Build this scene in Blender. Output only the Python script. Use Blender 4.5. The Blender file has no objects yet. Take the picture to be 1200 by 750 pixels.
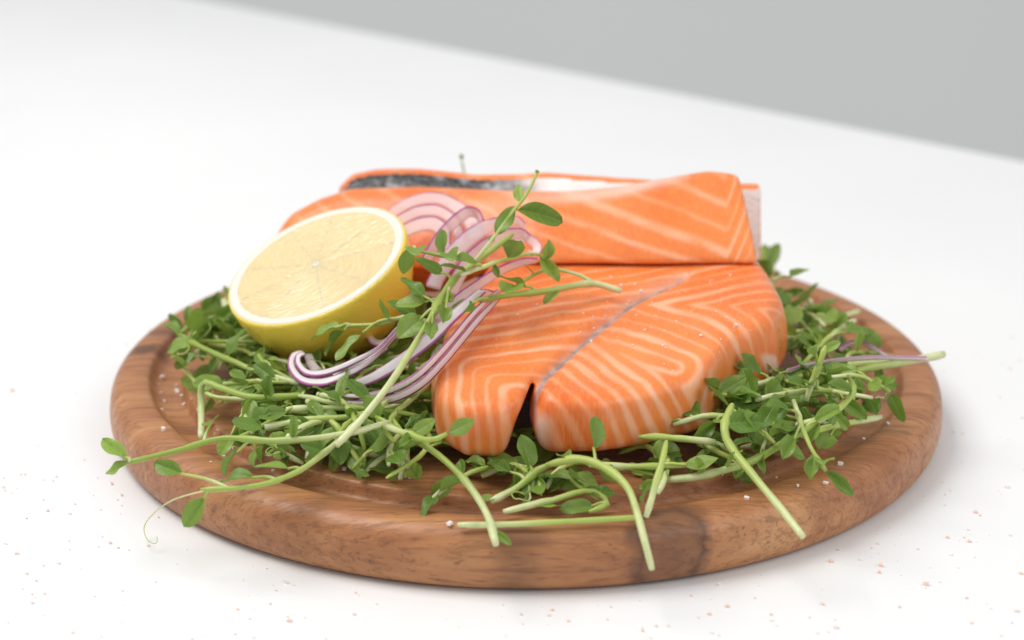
import bpy, math, random
import numpy as np
from mathutils import Vector, Matrix
from mathutils.bvhtree import BVHTree

random.seed(7)
rng = np.random.default_rng(7)
SC = bpy.context.scene
COL = SC.collection

# ------------------------------------------------------------------ camera
EL = math.radians(19.4); DIST = 0.767; FL = 70.0
FPX = FL / 36.0 * 1200.0
AIM = Vector((-0.005, 0.0415, 0.02))
CD = Vector((0, math.cos(EL), -math.sin(EL)))
CR = Vector((1, 0, 0)); CU = CR.cross(CD)
CP = AIM - CD * DIST
cam_data = bpy.data.cameras.new('camera')
cam_data.lens = FL; cam_data.sensor_width = 36.0
cam_data.clip_start = 0.02; cam_data.clip_end = 30
cam_data.dof.use_dof = True
cam_data.dof.focus_distance = 0.628
cam_data.dof.aperture_fstop = 8.0
cam = bpy.data.objects.new('camera', cam_data); COL.objects.link(cam)
cam.location = CP
cam.rotation_euler = (math.pi / 2 - EL, 0, 0)
SC.camera = cam

# ------------------------------------------------------------------ light
world = bpy.data.worlds.new('World'); SC.world = world; world.use_nodes = True
bg = world.node_tree.nodes['Background']
bg.inputs[0].default_value = (0.975, 0.985, 1.0, 1); bg.inputs[1].default_value = 0.58

def area(name, loc, target, size, power, color):
    l = bpy.data.lights.new(name, 'AREA'); l.shape = 'RECTANGLE'
    l.size, l.size_y = size; l.energy = power; l.color = color
    o = bpy.data.objects.new(name, l); COL.objects.link(o); o.location = loc
    o.rotation_euler = (Vector(target) - Vector(loc)).to_track_quat('-Z', 'Y').to_euler()
    return o
area('key_softbox', (-0.75, 0.02, 1.35), (0, 0.0, 0), (0.9, 0.9), 18, (1.0, 0.985, 0.96))
area('side_softbox', (1.05, -0.75, 1.0), (0, 0.0, 0.03), (1.2, 0.9), 7.5, (1.0, 0.985, 0.965))

SC.view_settings.view_transform = 'Standard'
SC.view_settings.look = 'None'
SC.view_settings.exposure = 0.0
SC.view_settings.gamma = 1.0
SC.view_settings.use_curve_mapping = False
SC.render.engine = 'CYCLES'
SC.cycles.use_denoising = True
SC.cycles.max_bounces = 10
SC.cycles.transparent_max_bounces = 16

# ------------------------------------------------------------------ helpers
def ray(px, py):
    return CD * FPX + CR * (px - 600.0) - CU * (py - 375.0)
def at(px, py, z):
    v = ray(px, py); return CP + v * ((z - CP.z) / v.z)
def atY(px, py, Y):
    v = ray(px, py); return CP + v * ((Y - CP.y) / v.y)
def at_plane(px, py, p0, n):
    v = ray(px, py); return CP + v * ((Vector(p0) - CP).dot(n) / v.dot(n))

def link(name, mesh, mat=None, parent=None):
    o = bpy.data.objects.new(name, mesh); COL.objects.link(o)
    if mat is not None and not mesh.materials: mesh.materials.append(mat)
    if parent is not None: o.parent = parent
    return o
def tag(o, label=None, cat=None, group=None, kind=None):
    if label: o['label'] = label
    if cat: o['category'] = cat
    if group: o['group'] = group
    if kind: o['kind'] = kind
    return o
def empty(name, loc=(0, 0, 0)):
    o = bpy.data.objects.new(name, None); COL.objects.link(o); o.location = loc
    o.empty_display_size = 0.01
    return o
def mesh_from(name, V, F, attrs=None, smooth=True):
    me = bpy.data.meshes.new(name)
    me.from_pydata([tuple(map(float, v)) for v in V], [], [tuple(map(int, f)) for f in F])
    if attrs:
        for k, a in attrs.items():
            a = np.asarray(a, dtype=np.float32)
            if a.ndim == 1:
                at_ = me.attributes.new(k, 'FLOAT', 'POINT'); at_.data.foreach_set('value', a)
            else:
                at_ = me.attributes.new(k, 'FLOAT_VECTOR', 'POINT'); at_.data.foreach_set('vector', a.ravel())
    if smooth: me.polygons.foreach_set('use_smooth', [True] * len(me.polygons))
    me.update()
    return me

def catmull(pts, n):
    P = np.array([tuple(p) for p in pts], float)
    if len(P) == 2: P = np.stack([P[0], (P[0] + P[1]) / 2, P[1]])
    E = np.vstack([2 * P[0] - P[1], P, 2 * P[-1] - P[-2]])
    m = len(P) - 1
    seg = np.linalg.norm(np.diff(P, axis=0), axis=1); cum = np.concatenate([[0], np.cumsum(seg)])
    s = np.linspace(0, cum[-1], n); out = []
    for x in s:
        i = min(max(int(np.searchsorted(cum, x, side='right')) - 1, 0), m - 1)
        t = (x - cum[i]) / max(seg[i], 1e-9)
        p0, p1, p2, p3 = E[i], E[i + 1], E[i + 2], E[i + 3]
        out.append(0.5 * (2 * p1 + (p2 - p0) * t + (2 * p0 - 5 * p1 + 4 * p2 - p3) * t * t + (3 * p1 - p0 - 3 * p2 + p3) * t ** 3))
    return np.array(out)

def tube_mesh(name, C, R, sides=10):
    """C (n,3) centres, R (n) radii; capped tube with attribute 'along'"""
    n = len(C); V = []; F = []; al = []
    T = np.gradient(C, axis=0); T /= np.linalg.norm(T, axis=1)[:, None] + 1e-12
    up = np.array([0.13, 0.21, 0.97]); N = np.cross(T[0], up); N /= np.linalg.norm(N)
    for i in range(n):
        N = N - T[i] * (N @ T[i]); N /= np.linalg.norm(N) + 1e-12
        B = np.cross(T[i], N)
        for k in range(sides):
            a = 2 * math.pi * k / sides
            rk = R[i] * (1 + (0.055 if k % 2 else -0.055) * (sides == 10))
            V.append(C[i] + rk * (math.cos(a) * N + math.sin(a) * B)); al.append(i / (n - 1))
    for i in range(n - 1):
        for k in range(sides):
            a = i * sides + k; b = i * sides + (k + 1) % sides
            F.append((a, b, b + sides, a + sides))
    F.append(tuple(range(sides - 1, -1, -1))); F.append(tuple((n - 1) * sides + k for k in range(sides)))
    return mesh_from(name, V, F, {'along': np.array(al)})

def surface_nets(f, lo, hi, h):
    ax = [np.arange(lo[i], hi[i] + h, h) for i in range(3)]
    X, Y, Z = np.meshgrid(*ax, indexing='ij')
    D = f(X, Y, Z).astype(np.float64)
    sh = D.shape; c = tuple(s - 1 for s in sh)
    acc = np.zeros(c + (3,)); cnt = np.zeros(c)
    offs = [(i, j, k) for i in (0, 1) for j in (0, 1) for k in (0, 1)]
    def sub(o): return D[o[0]:o[0] + c[0], o[1]:o[1] + c[1], o[2]:o[2] + c[2]]
    for a in offs:
        for d in range(3):
            if a[d] == 0:
                b = list(a); b[d] = 1
                va, vb = sub(a), sub(tuple(b)); m = (va < 0) != (vb < 0)
                t = np.where(m, va / np.where(m, va - vb, 1), 0)
                for q in range(3):
                    acc[..., q] += np.where(m, a[q] + (t if q == d else 0), 0)
                cnt += m
    act = cnt > 0
    idx = -np.ones(c, int); idx[act] = np.arange(act.sum())
    base = np.stack(np.nonzero(act), 1)
    V = (base + acc[act] / cnt[act][:, None]) * h + np.array(lo)
    F = []
    for d in range(3):
        o1, o2 = [(1, 2), (2, 0), (0, 1)][d]
        sl0 = [slice(1, -1)] * 3; sl1 = [slice(1, -1)] * 3
        sl0[d] = slice(0, -1); sl1[d] = slice(1, None)
        A, B = D[tuple(sl0)], D[tuple(sl1)]
        m = (A < 0) != (B < 0)
        I = np.stack(np.nonzero(m), 1)
        fl = (A < 0)[m]
        s0 = np.array([1, 1, 1]); s0[d] = 0
        P = I + s0
        e1 = np.zeros(3, int); e1[o1] = 1; e2 = np.zeros(3, int); e2[o2] = 1
        g = lambda q: idx[q[:, 0], q[:, 1], q[:, 2]]
        q = np.stack([g(P - e1 - e2), g(P - e2), g(P), g(P - e1)], 1)
        q[~fl] = q[~fl][:, ::-1]
        F.append(q)
    return V, np.concatenate(F)

def relax(V, F, it=3):
    e = np.concatenate([F[:, [0, 1]], F[:, [1, 2]], F[:, [2, 3]], F[:, [3, 0]]])
    for _ in range(it):
        S = np.zeros_like(V); C = np.zeros(len(V))
        for a, b in ((0, 1), (1, 0)):
            np.add.at(S, e[:, a], V[e[:, b]]); np.add.at(C, e[:, a], 1)
        V = 0.5 * V + 0.5 * S / C[:, None]
    return V

def smax(a, b, k):
    h = np.clip(0.5 + 0.5 * (a - b) / k, 0, 1); return b + (a - b) * h + k * h * (1 - h)
def smin(a, b, k): return -smax(-a, -b, k)
def sstep(a, b, x):
    t = np.clip((x - a) / (b - a), 0, 1); return t * t * (3 - 2 * t)
def vnoise(x, y, s, seed=0):
    """cheap smooth pseudo noise"""
    r = np.random.default_rng(seed); o = 0
    for i in range(5):
        a = r.uniform(0, 2 * math.pi); f = s * r.uniform(0.6, 1.6); p = r.uniform(0, 6.28)
        o = o + np.sin((x * math.cos(a) + y * math.sin(a)) * f + p)
    return o / 5
def poly_sdf(X, Y, poly):
    P = np.array(poly, float); d = np.full(X.shape, 1e9); s = np.ones(X.shape)
    n = len(P)
    for i in range(n):
        a, b = P[i], P[(i + 1) % n]; e = b - a
        wx, wy = X - a[0], Y - a[1]
        t = np.clip((wx * e[0] + wy * e[1]) / (e @ e), 0, 1)
        d = np.minimum(d, (wx - e[0] * t) ** 2 + (wy - e[1] * t) ** 2)
        c1 = Y >= a[1]; c2 = Y < b[1]; c3 = e[0] * wy > e[1] * wx
        fl = (c1 & c2 & c3) | (~c1 & ~c2 & ~c3)
        s = np.where(fl, -s, s)
    return s * np.sqrt(d)

# ------------------------------------------------------------------ material kit
class NT:
    def __init__(self, name):
        self.m = bpy.data.materials.new(name); self.m.use_nodes = True
        self.t = self.m.node_tree; self.n = self.t.nodes
        self.bsdf = self.n['Principled BSDF']; self.out = self.n['Material Output']
    def new(self, typ, **kw):
        o = self.n.new(typ)
        for k, v in kw.items(): setattr(o, k, v)
        return o
    def put(self, sock, v):
        if isinstance(v, bpy.types.NodeSocket): self.t.links.new(v, sock)
        elif isinstance(v, (tuple, list)):
            sock.default_value = tuple(v) + ((1,) if len(sock.default_value) == 4 and len(v) == 3 else ())
        else: sock.default_value = v
    def math(self, op, a, b=0.0, c=0.0, clamp=False):
        o = self.new('ShaderNodeMath', operation=op, use_clamp=clamp)
        for i, v in enumerate((a, b, c)): self.put(o.inputs[i], v)
        return o.outputs[0]
    def mix(self, f, a, b, blend='MIX'):
        o = self.new('ShaderNodeMix', data_type='RGBA', blend_type=blend)
        self.put(o.inputs[0], f); self.put(o.inputs[6], a); self.put(o.inputs[7], b)
        return o.outputs[2]
    def noise(self, vec, scale, detail=3, rough=0.5, dist=0.0):
        o = self.new('ShaderNodeTexNoise')
        if vec is not None: self.put(o.inputs['Vector'], vec)
        o.inputs['Scale'].default_value = scale; o.inputs['Detail'].default_value = detail
        o.inputs['Roughness'].default_value = rough; o.inputs['Distortion'].default_value = dist
        return o.outputs[0]
    def voro(self, vec, scale, feature='F1', out=0):
        o = self.new('ShaderNodeTexVoronoi', feature=feature)
        if vec is not None: self.put(o.inputs['Vector'], vec)
        o.inputs['Scale'].default_value = scale
        return o.outputs[out]
    def obj(self): return self.new('ShaderNodeTexCoord').outputs['Object']
    def mapping(self, vec, scale=(1, 1, 1), rot=(0, 0, 0), loc=(0, 0, 0)):
        o = self.new('ShaderNodeMapping'); self.put(o.inputs[0], vec)
        o.inputs['Location'].default_value = loc; o.inputs['Rotation'].default_value = rot; o.inputs['Scale'].default_value = scale
        return o.outputs[0]
    def attr(self, name, out=2):
        o = self.new('ShaderNodeAttribute'); o.attribute_name = name; return o.outputs[out]
    def ramp(self, f, stops):
        o = self.new('ShaderNodeValToRGB'); self.put(o.inputs[0], f)
        cr = o.color_ramp
        while len(cr.elements) < len(stops): cr.elements.new(0.5)
        for e, (p, c) in zip(cr.elements, stops):
            e.position = p; e.color = tuple(c) + (1,) if len(c) == 3 else c
        return o.outputs[0]
    def rng(self, f, a, b, c=0.0, d=1.0, smooth=True):
        o = self.new('ShaderNodeMapRange', interpolation_type='SMOOTHSTEP' if smooth else 'LINEAR')
        self.put(o.inputs[0], f)
        for i, v in enumerate((a, b, c, d)): o.inputs[i + 1].default_value = v
        return o.outputs[0]
    def bump(self, h, strength, dist, normal=None):
        o = self.new('ShaderNodeBump'); o.inputs['Strength'].default_value = strength
        o.inputs['Distance'].default_value = dist; self.put(o.inputs['Height'], h)
        if normal is not None: self.put(o.inputs['Normal'], normal)
        return o.outputs[0]
    def set(self, **kw):
        for k, v in kw.items(): self.put(self.bsdf.inputs[k.replace('_', ' ')], v)
        return self
    def sss(self, w, radius, scale):
        self.bsdf.inputs['Subsurface Weight'].default_value = w
        self.bsdf.inputs['Subsurface Radius'].default_value = radius
        self.bsdf.inputs['Subsurface Scale'].default_value = scale

def mat_table():
    k = NT('white_tabletop'); o = k.obj()
    n = k.noise(o, 6, 4); n2 = k.noise(o, 300, 2)
    k.set(Base_Color=k.mix(n, (0.81, 0.815, 0.82), (0.84, 0.842, 0.845)), Roughness=k.rng(n, 0.3, 0.7, 0.38, 0.5))
    k.set(Normal=k.bump(n2, 0.05, 0.0004)); return k.m
def mat_wall():
    k = NT('grey_wall'); n = k.noise(k.obj(), 1.5, 3)
    k.set(Base_Color=k.mix(n, (0.74, 0.75, 0.745), (0.78, 0.785, 0.775)), Roughness=0.9); return k.m
def mat_wood():
    k = NT('acacia_wood'); o = k.obj()
    warp = k.noise(k.mapping(o, (6, 14, 10)), 1.0, 2)
    rot = (0, 0, math.radians(-14))
    g1 = k.mapping(o, (9, 75, 60), rot)
    dv = k.new('ShaderNodeVectorMath', operation='ADD'); k.put(dv.inputs[0], g1)
    cv = k.new('ShaderNodeCombineXYZ'); k.put(cv.inputs[1], k.math('MULTIPLY', warp, 2.4)); k.put(cv.inputs[2], k.math('MULTIPLY', warp, 1.6))
    k.put(dv.inputs[1], cv.outputs[0])
    bands = k.noise(dv.outputs[0], 1.0, 6, 0.66, 0.3)
    fine = k.noise(k.mapping(o, (26, 520, 430), rot), 1.0, 5, 0.7)
    pores = k.noise(k.mapping(o, (110, 1500, 900), rot), 1.0, 2, 0.5)
    big = k.noise(k.mapping(o, (7, 20, 12), rot), 1.0, 2)
    col = k.ramp(bands, [(0.25, (0.24, 0.088, 0.032)), (0.43, (0.375, 0.150, 0.057)), (0.57, (0.465, 0.206, 0.082)), (0.72, (0.55, 0.278, 0.122))])
    col = k.mix(k.rng(fine, 0.47, 0.64, 0.0, 0.5), col, (0.17, 0.065, 0.028))
    col = k.mix(k.rng(big, 0.5, 0.7, 0, 0.45), col, (0.34, 0.128, 0.052))
    col = k.mix(k.rng(pores, 0.60, 0.72, 0, 0.5), col, (0.07, 0.028, 0.014))
    # end-grain speckle and knots
    sep = k.new('ShaderNodeSeparateXYZ'); k.put(sep.inputs[0], o)
    def knot(x, y, z, rx, ry, dark):
        vx = k.math('DIVIDE', k.math('SUBTRACT', sep.outputs[0], x), rx)
        vy = k.math('DIVIDE', k.math('SUBTRACT', sep.outputs[1], y), ry)
        dd = k.math('SQRT', k.math('ADD', k.math('MULTIPLY', vx, vx), k.math('MULTIPLY', vy, vy)))
        return k.math('ADD', dd, k.math('MULTIPLY', k.math('SUBTRACT', k.noise(o, 130, 2), 0.5), 0.8))
    for (x, y, rx, ry, a) in ((-0.141, 0.008, 0.0085, 0.006, 0.75), (-0.138, 0.026, 0.008, 0.005, 0.6), (-0.003, -0.147, 0.010, 0.004, 0.5)):
        dd = knot(x, y, 0, rx, ry, a)
        col = k.mix(k.rng(dd, 0.35, 1.25, a, 0.0), col, (0.045, 0.017, 0.008))
    # a curved dark growth mark on the front of the rim
    dd = knot(0.043, -0.150, 0, 0.0115, 0.02, 1)
    ringm = k.math('SUBTRACT', 1.0, k.math('MULTIPLY', k.math('ABSOLUTE', k.math('SUBTRACT', dd, 0.9)), 2.4), clamp=True)
    col = k.mix(k.math('MULTIPLY', ringm, 0.75), col, (0.05, 0.022, 0.014))
    col = k.mix(k.rng(dd, 0.3, 1.0, 0.55, 0.0), col, (0.10, 0.045, 0.025))
    hgt = k.math('ADD', k.math('MULTIPLY', fine, 0.7), k.math('MULTIPLY', pores, 0.5))
    k.set(Base_Color=col, Roughness=k.rng(fine, 0.3, 0.7, 0.36, 0.52), Normal=k.bump(hgt, 0.35, 0.0006))
    return k.m
def mat_salmon(fat=(0.92, 0.50, 0.31), deep=(0.77, 0.165, 0.034), light=(0.88, 0.27, 0.07), name='salmon_flesh'):
    k = NT(name); o = k.obj()
    ph = k.attr('phase'); seam = k.attr('seam'); w = k.attr('width')
    n1 = k.noise(o, 90, 3); n2 = k.noise(o, 25, 2); n3 = k.noise(o, 160, 2)
    p = k.math('ADD', ph, k.math('MULTIPLY', k.math('SUBTRACT', n1, 0.5), 0.28))
    fr = k.math('FRACT', p)
    tri = k.math('SUBTRACT', 1.0, k.math('MULTIPLY', k.math('ABSOLUTE', k.math('SUBTRACT', fr, 0.5)), 2.0))   # 1 at a line
    thr = k.math('ADD', w, k.math('MULTIPLY', k.math('SUBTRACT', n2, 0.5), 0.22))
    wn = k.new('ShaderNodeTexWhiteNoise', noise_dimensions='1D'); k.put(wn.inputs['W'], k.math('FLOOR', p))
    wv = wn.outputs['Value']
    thr = k.math('ADD', thr, k.math('MULTIPLY', k.math('SUBTRACT', wv, 0.55), 0.34))
    line = k.rng(k.math('SUBTRACT', tri, thr), -0.16, 0.46)
    line = k.math('MULTIPLY', line, k.math('SUBTRACT', 1.0, k.math('MULTIPLY', wv, 0.38)))
    line = k.math('MULTIPLY', line, k.math('MULTIPLY', k.rng(n1, 0.25, 0.6, 0.5, 1.0), k.rng(n2, 0.3, 0.6, 0.6, 1.0)))
    soft = k.math('MULTIPLY', k.math('POWER', tri, 3.0), 0.35)
    fib = k.noise(k.mapping(o, (1100, 500, 140)), 1.0, 3, 0.6)
    n4 = k.noise(o, 14, 2); base = k.mix(k.rng(n4, 0.35, 0.65), deep, light); base = k.mix(k.rng(n2, 0.5, 0.75, 0, 0.5), base, (0.68, 0.115, 0.026))
    base = k.mix(soft, base, light)
    base = k.mix(k.rng(fib, 0.42, 0.68, 0, 0.4), base, (0.90, 0.33, 0.085))
    col = k.mix(k.math('MULTIPLY', line, k.rng(n4, 0.3, 0.7, 0.66, 0.92)), base, fat)
    col = k.mix(seam, col, k.mix(k.rng(n3, 0.35, 0.65), (0.20, 0.20, 0.22), (0.46, 0.40, 0.38)))
    col = k.mix(k.attr('pale'), col, (0.86, 0.62, 0.52))
    h = k.math('ADD', k.math('MULTIPLY', line, 0.5), k.math('ADD', k.math('MULTIPLY', fib, 0.6), k.math('MULTIPLY', n1, 0.8)))
    k.set(Base_Color=col, Roughness=k.rng(n1, 0.3, 0.7, 0.26, 0.46), Normal=k.bump(h, 0.40, 0.0008))
    k.bsdf.inputs['Specular IOR Level'].default_value = 0.36
    k.bsdf.inputs['Coat Weight'].default_value = 0.18; k.bsdf.inputs['Coat Roughness'].default_value = 0.10
    k.set(Coat_Normal=k.bump(k.math('ADD', n1, k.math('MULTIPLY', k.noise(o, 420, 3, 0.6), 0.5)), 0.6, 0.0012))
    k.sss(0.25, (1.0, 0.35, 0.12), 0.004)
    return k.m
def mat_skin():
    k = NT('salmon_skin'); o = k.obj(); s = k.attr('silver')
    n = k.noise(o, 130, 4, 0.65); v = k.voro(k.mapping(o, (1, 1, 1.6)), 420)
    n2 = k.noise(o, 45, 3)
    dark = k.mix(k.rng(n, 0.5, 0.62), (0.008, 0.009, 0.011), (0.27, 0.28, 0.30))
    silver = k.mix(k.rng(n2, 0.3, 0.7), (0.86, 0.76, 0.74), (0.94, 0.89, 0.88))
    f = k.math('ADD', s, k.math('MULTIPLY', k.math('SUBTRACT', n2, 0.5), 0.7), clamp=True)
    k.set(Base_Color=k.mix(k.rng(f, 0.2, 0.8), dark, silver), Roughness=0.33, Normal=k.bump(v, 0.35, 0.0006))
    return k.m
def mat_rind():
    k = NT('lemon_rind'); o = k.obj()
    v = k.noise(o, 1300, 2, 0.5); n = k.noise(o, 30, 2); pit = k.voro(o, 850)
    col = k.mix(n, (0.91, 0.63, 0.06), (0.95, 0.74, 0.12))
    sp = k.voro(o, 75); col = k.mix(k.rng(sp, 0.02, 0.06, 0.25, 0), col, (0.30, 0.14, 0.02))
    h = k.math('ADD', k.math('MULTIPLY', v, 0.5), k.math('MULTIPLY', pit, 0.8))
    k.set(Base_Color=col, Roughness=0.36, Normal=k.bump(h, 0.45, 0.0004)); k.sss(0.12, (1, 0.7, 0.2), 0.003)
    return k.m
def mat_pith():
    k = NT('lemon_pith'); n = k.noise(k.obj(), 160, 3)
    k.set(Base_Color=k.mix(n, (0.76, 0.72, 0.60), (0.80, 0.77, 0.67)), Roughness=0.6, Normal=k.bump(n, 0.25, 0.0005)); k.sss(0.25, (1, 0.9, 0.6), 0.003)
    return k.m
def mat_pulp():
    k = NT('lemon_pulp'); pol = k.attr('pol', 1)
    v = k.voro(pol, 1.0); e = k.voro(pol, 1.0, 'DISTANCE_TO_EDGE'); n = k.noise(pol, 0.6, 2)
    col = k.mix(n, (0.80, 0.61, 0.31), (0.84, 0.68, 0.39))
    col = k.mix(k.math('MULTIPLY', k.attr('rim'), 0.35), col, (0.84, 0.74, 0.48))
    col = k.mix(k.rng(e, 0.0, 0.12, 0.2, 0.0), col, (0.78, 0.63, 0.36))
    k.set(Base_Color=col, Roughness=0.18, Normal=k.bump(k.rng(e, 0, 0.3), 0.4, 0.0007)); k.sss(0.3, (1, 0.75, 0.3), 0.004)
    return k.m
def mat_leaf():
    k = NT('pea_leaf'); o = k.obj()
    oi = k.new('ShaderNodeObjectInfo'); r = oi.outputs['Random']
    sep = k.new('ShaderNodeSeparateXYZ'); k.put(sep.inputs[0], o)
    ax = k.math('ABSOLUTE', sep.outputs[0])
    mid = k.rng(ax, 0.0, 0.028, 1.0, 0.0)
    vein = k.math('SINE', k.math('MULTIPLY', k.math('SUBTRACT', sep.outputs[1], k.math('MULTIPLY', ax, 1.1)), 44.0))
    vm = k.rng(vein, 0.82, 1.0, 0, 0.35)
    n = k.noise(o, 7, 3)
    a = k.mix(r, (0.11, 0.215, 0.022), (0.35, 0.48, 0.085))
    col = k.mix(k.rng(n, 0.3, 0.7, 0, 0.5), a, (0.165, 0.28, 0.036))
    col = k.mix(k.math('MAXIMUM', k.math('MULTIPLY', mid, 0.65), vm), col, (0.26, 0.42, 0.13))
    geo = k.new('ShaderNodeNewGeometry')
    col = k.mix(k.math('MULTIPLY', geo.outputs['Backfacing'], 0.5), col, (0.25, 0.36, 0.115))
    h = k.math('SUBTRACT', k.math('MULTIPLY', n, 0.6), k.math('ADD', k.math('MULTIPLY', mid, 0.8), vm))
    k.set(Base_Color=col, Roughness=k.rng(n, 0.3, 0.7, 0.30, 0.45), Normal=k.bump(h, 0.35, 0.0008))
    tr = k.new('ShaderNodeBsdfTranslucent'); k.put(tr.inputs[0], k.mix(0.5, col, (0.22, 0.42, 0.04)))
    mx = k.new('ShaderNodeMixShader'); mx.inputs[0].default_value = 0.3
    k.put(mx.inputs[1], k.bsdf.outputs[0]); k.put(mx.inputs[2], tr.outputs[0]); k.put(k.out.inputs[0], mx.outputs[0])
    return k.m
def mat_stem():
    k = NT('pea_stem'); al = k.attr('along'); o = k.obj(); r = k.new('ShaderNodeObjectInfo').outputs['Random']
    n = k.noise(o, 260, 3); n2 = k.noise(k.mapping(o, (400, 400, 400)), 1, 2)
    green = k.mix(r, (0.27, 0.37, 0.052), (0.47, 0.54, 0.135))
    pale = (0.72, 0.73, 0.44)
    col = k.mix(k.rng(al, 0.0, 0.6, 0.85, 0.0), green, pale)
    col = k.mix(k.rng(n, 0.4, 0.75, 0, 0.35), col, (0.30, 0.43, 0.11))
    k.set(Base_Color=col, Roughness=0.4, Normal=k.bump(k.math('ADD', n2, n), 0.4, 0.0004)); k.sss(0.2, (0.6, 1.0, 0.2), 0.002)
    return k.m
def mat_onion():
    k = NT('red_onion'); v = k.attr('across'); o = k.obj(); edge = k.attr('edge')
    n = k.noise(o, 220, 3)
    vv = k.math('ADD', v, k.math('MULTIPLY', k.math('SUBTRACT', n, 0.5), 0.10))
    purple = k.mix(n, (0.22, 0.018, 0.15), (0.42, 0.06, 0.30))
    m = k.math('MAXIMUM', k.rng(vv, 0.04, 0.10, 1.0, 0.0), k.math('MULTIPLY', k.rng(vv, 0.93, 1.0, 0.0, 0.6), 1.0))
    m = k.math('MAXIMUM', m, k.math('MULTIPLY', edge, k.math('MAXIMUM', k.rng(vv, 0.17, 0.30, 1.0, 0.0), k.rng(vv, 0.88, 0.95, 0.0, 0.85))))
    col = k.mix(m, k.mix(n, (0.91, 0.80, 0.83), (0.95, 0.91, 0.92)), purple)
    k.set(Base_Color=col, Roughness=0.25, Normal=k.bump(n, 0.15, 0.0004)); k.sss(0.2, (1, 0.7, 0.8), 0.002)
    tp = k.new('ShaderNodeBsdfTransparent'); k.put(tp.inputs[0], (1.0, 0.93, 0.94))
    mx = k.new('ShaderNodeMixShader'); k.put(mx.inputs[0], k.math('MULTIPLY', k.math('SUBTRACT', 1.0, m), k.math('SUBTRACT', 0.50, k.math('MULTIPLY', edge, 0.32))))
    k.put(mx.inputs[1], k.bsdf.outputs[0]); k.put(mx.inputs[2], tp.outputs[0]); k.put(k.out.inputs[0], mx.outputs[0])
    return k.m
def mat_salt(name, a, b):
    k = NT(name); n = k.noise(k.obj(), 60, 1)
    k.set(Base_Color=k.mix(k.rng(n, 0.4, 0.6), a, b), Roughness=0.3); k.bsdf.inputs['Subsurface Weight'].default_value = 0.0
    return k.m

M = dict(table=mat_table(), wall=mat_wall(), wood=mat_wood(), flesh=mat_salmon(), skin=mat_skin(), rind=mat_rind(),
         pith=mat_pith(), pulp=mat_pulp(), leaf=mat_leaf(), stem=mat_stem(), onion=mat_onion(),
         pink=mat_salt('pink_salt', (0.90, 0.62, 0.50), (0.92, 0.83, 0.78)), white=mat_salt('white_salt', (0.86, 0.74, 0.68), (0.88, 0.86, 0.84)))

# ------------------------------------------------------------------ setting: table and wall
def prism(name, poly, z0, z1, mat):
    n = len(poly)
    V = [(x, y, z0) for x, y in poly] + [(x, y, z1) for x, y in poly]
    F = [tuple(range(n - 1, -1, -1)), tuple(range(n, 2 * n))] + [(i, (i + 1) % n, n + (i + 1) % n, n + i) for i in range(n)]
    o = link(name, mesh_from(name, V, F, smooth=False), mat)
    b = o.modifiers.new('bevel', 'BEVEL'); b.width = 0.003; b.segments = 3
    return o
e0 = at(230, -2, 0.0); e1 = at(1200, 188, 0.0); ed = (e1 - e0).normalized()
far0 = e0 - ed * 0.9; far1 = e1 + ed * 0.55
nrm = Vector((-ed.y, ed.x, 0)); nrm = nrm if nrm.y < 0 else -nrm
tb = prism('table', [(far0.x, far0.y), (far0.x + nrm.x * 1.5, far0.y + nrm.y * 1.5), (far1.x + nrm.x * 1.5, far1.y + nrm.y * 1.5), (far1.x, far1.y)], -0.04, 0.0, M['table'])
tag(tb, 'white smooth tabletop under the wooden board', 'table', kind='structure')
wl = prism('wall', [(-3.0, 2.4), (3.5, 2.4), (3.5, 2.5), (-3.0, 2.5)], -1.1, 1.6, M['wall'])
tag(wl, 'plain grey wall behind the table', 'wall', kind='structure')

# ------------------------------------------------------------------ round board
BZ = 0.020
def lathe(name, prof, n=200, attrs=None):
    V = []; F = []; m = len(prof)
    for i in range(n):
        a = 2 * math.pi * i / n
        for r, z in prof: V.append((r * math.cos(a), r * math.sin(a), z))
    for i in range(n):
        j = (i + 1) % n
        for k in range(m - 1):
            F.append((i * m + k, j * m + k, j * m + k + 1, i * m + k + 1))
    return V, F
prof = [(0.0005, BZ), (0.03, BZ), (0.06, BZ), (0.09, BZ), (0.112, BZ), (0.1210, BZ), (0.1222, BZ), (0.1228, BZ - .0002), (0.1232, BZ - .0007), (0.1236, BZ - .0018), (0.1241, BZ - .0036),
        (0.1246, BZ - .0044), (0.1254, BZ - .0048), (0.128, BZ - .0050), (0.131, BZ - .0048), (0.1332, BZ - .0040), (0.1346, BZ - .0022), (0.1354, BZ - .0006), (0.1359, BZ), (0.1366, BZ + .0003), (0.1385, BZ + .0004)]
prof += [(0.1410, BZ + .0003)] + [(0.1425 + 0.0072 * math.sin(t), 0.0122 + (BZ + 0.0001 - 0.0122) * math.cos(t)) for t in np.linspace(0.1, math.pi / 2, 12)]
prof += [(0.1500, 0.0105)]
prof += [(0.1500 - 0.0038 * (1 - math.cos(t)), 0.0095 - 0.0085 * math.sin(t)) for t in np.linspace(0.1, math.pi / 2, 8)]
prof += [(0.1455, 0.0004), (0.144, 0.0002), (0.0005, 0.0002)]
V, F = lathe('b', prof)
board = link('serving_board', mesh_from('serving_board', V, F), M['wood'])
tag(board, 'round brown wooden serving board with a carved groove near its rim', 'serving board')

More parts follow.
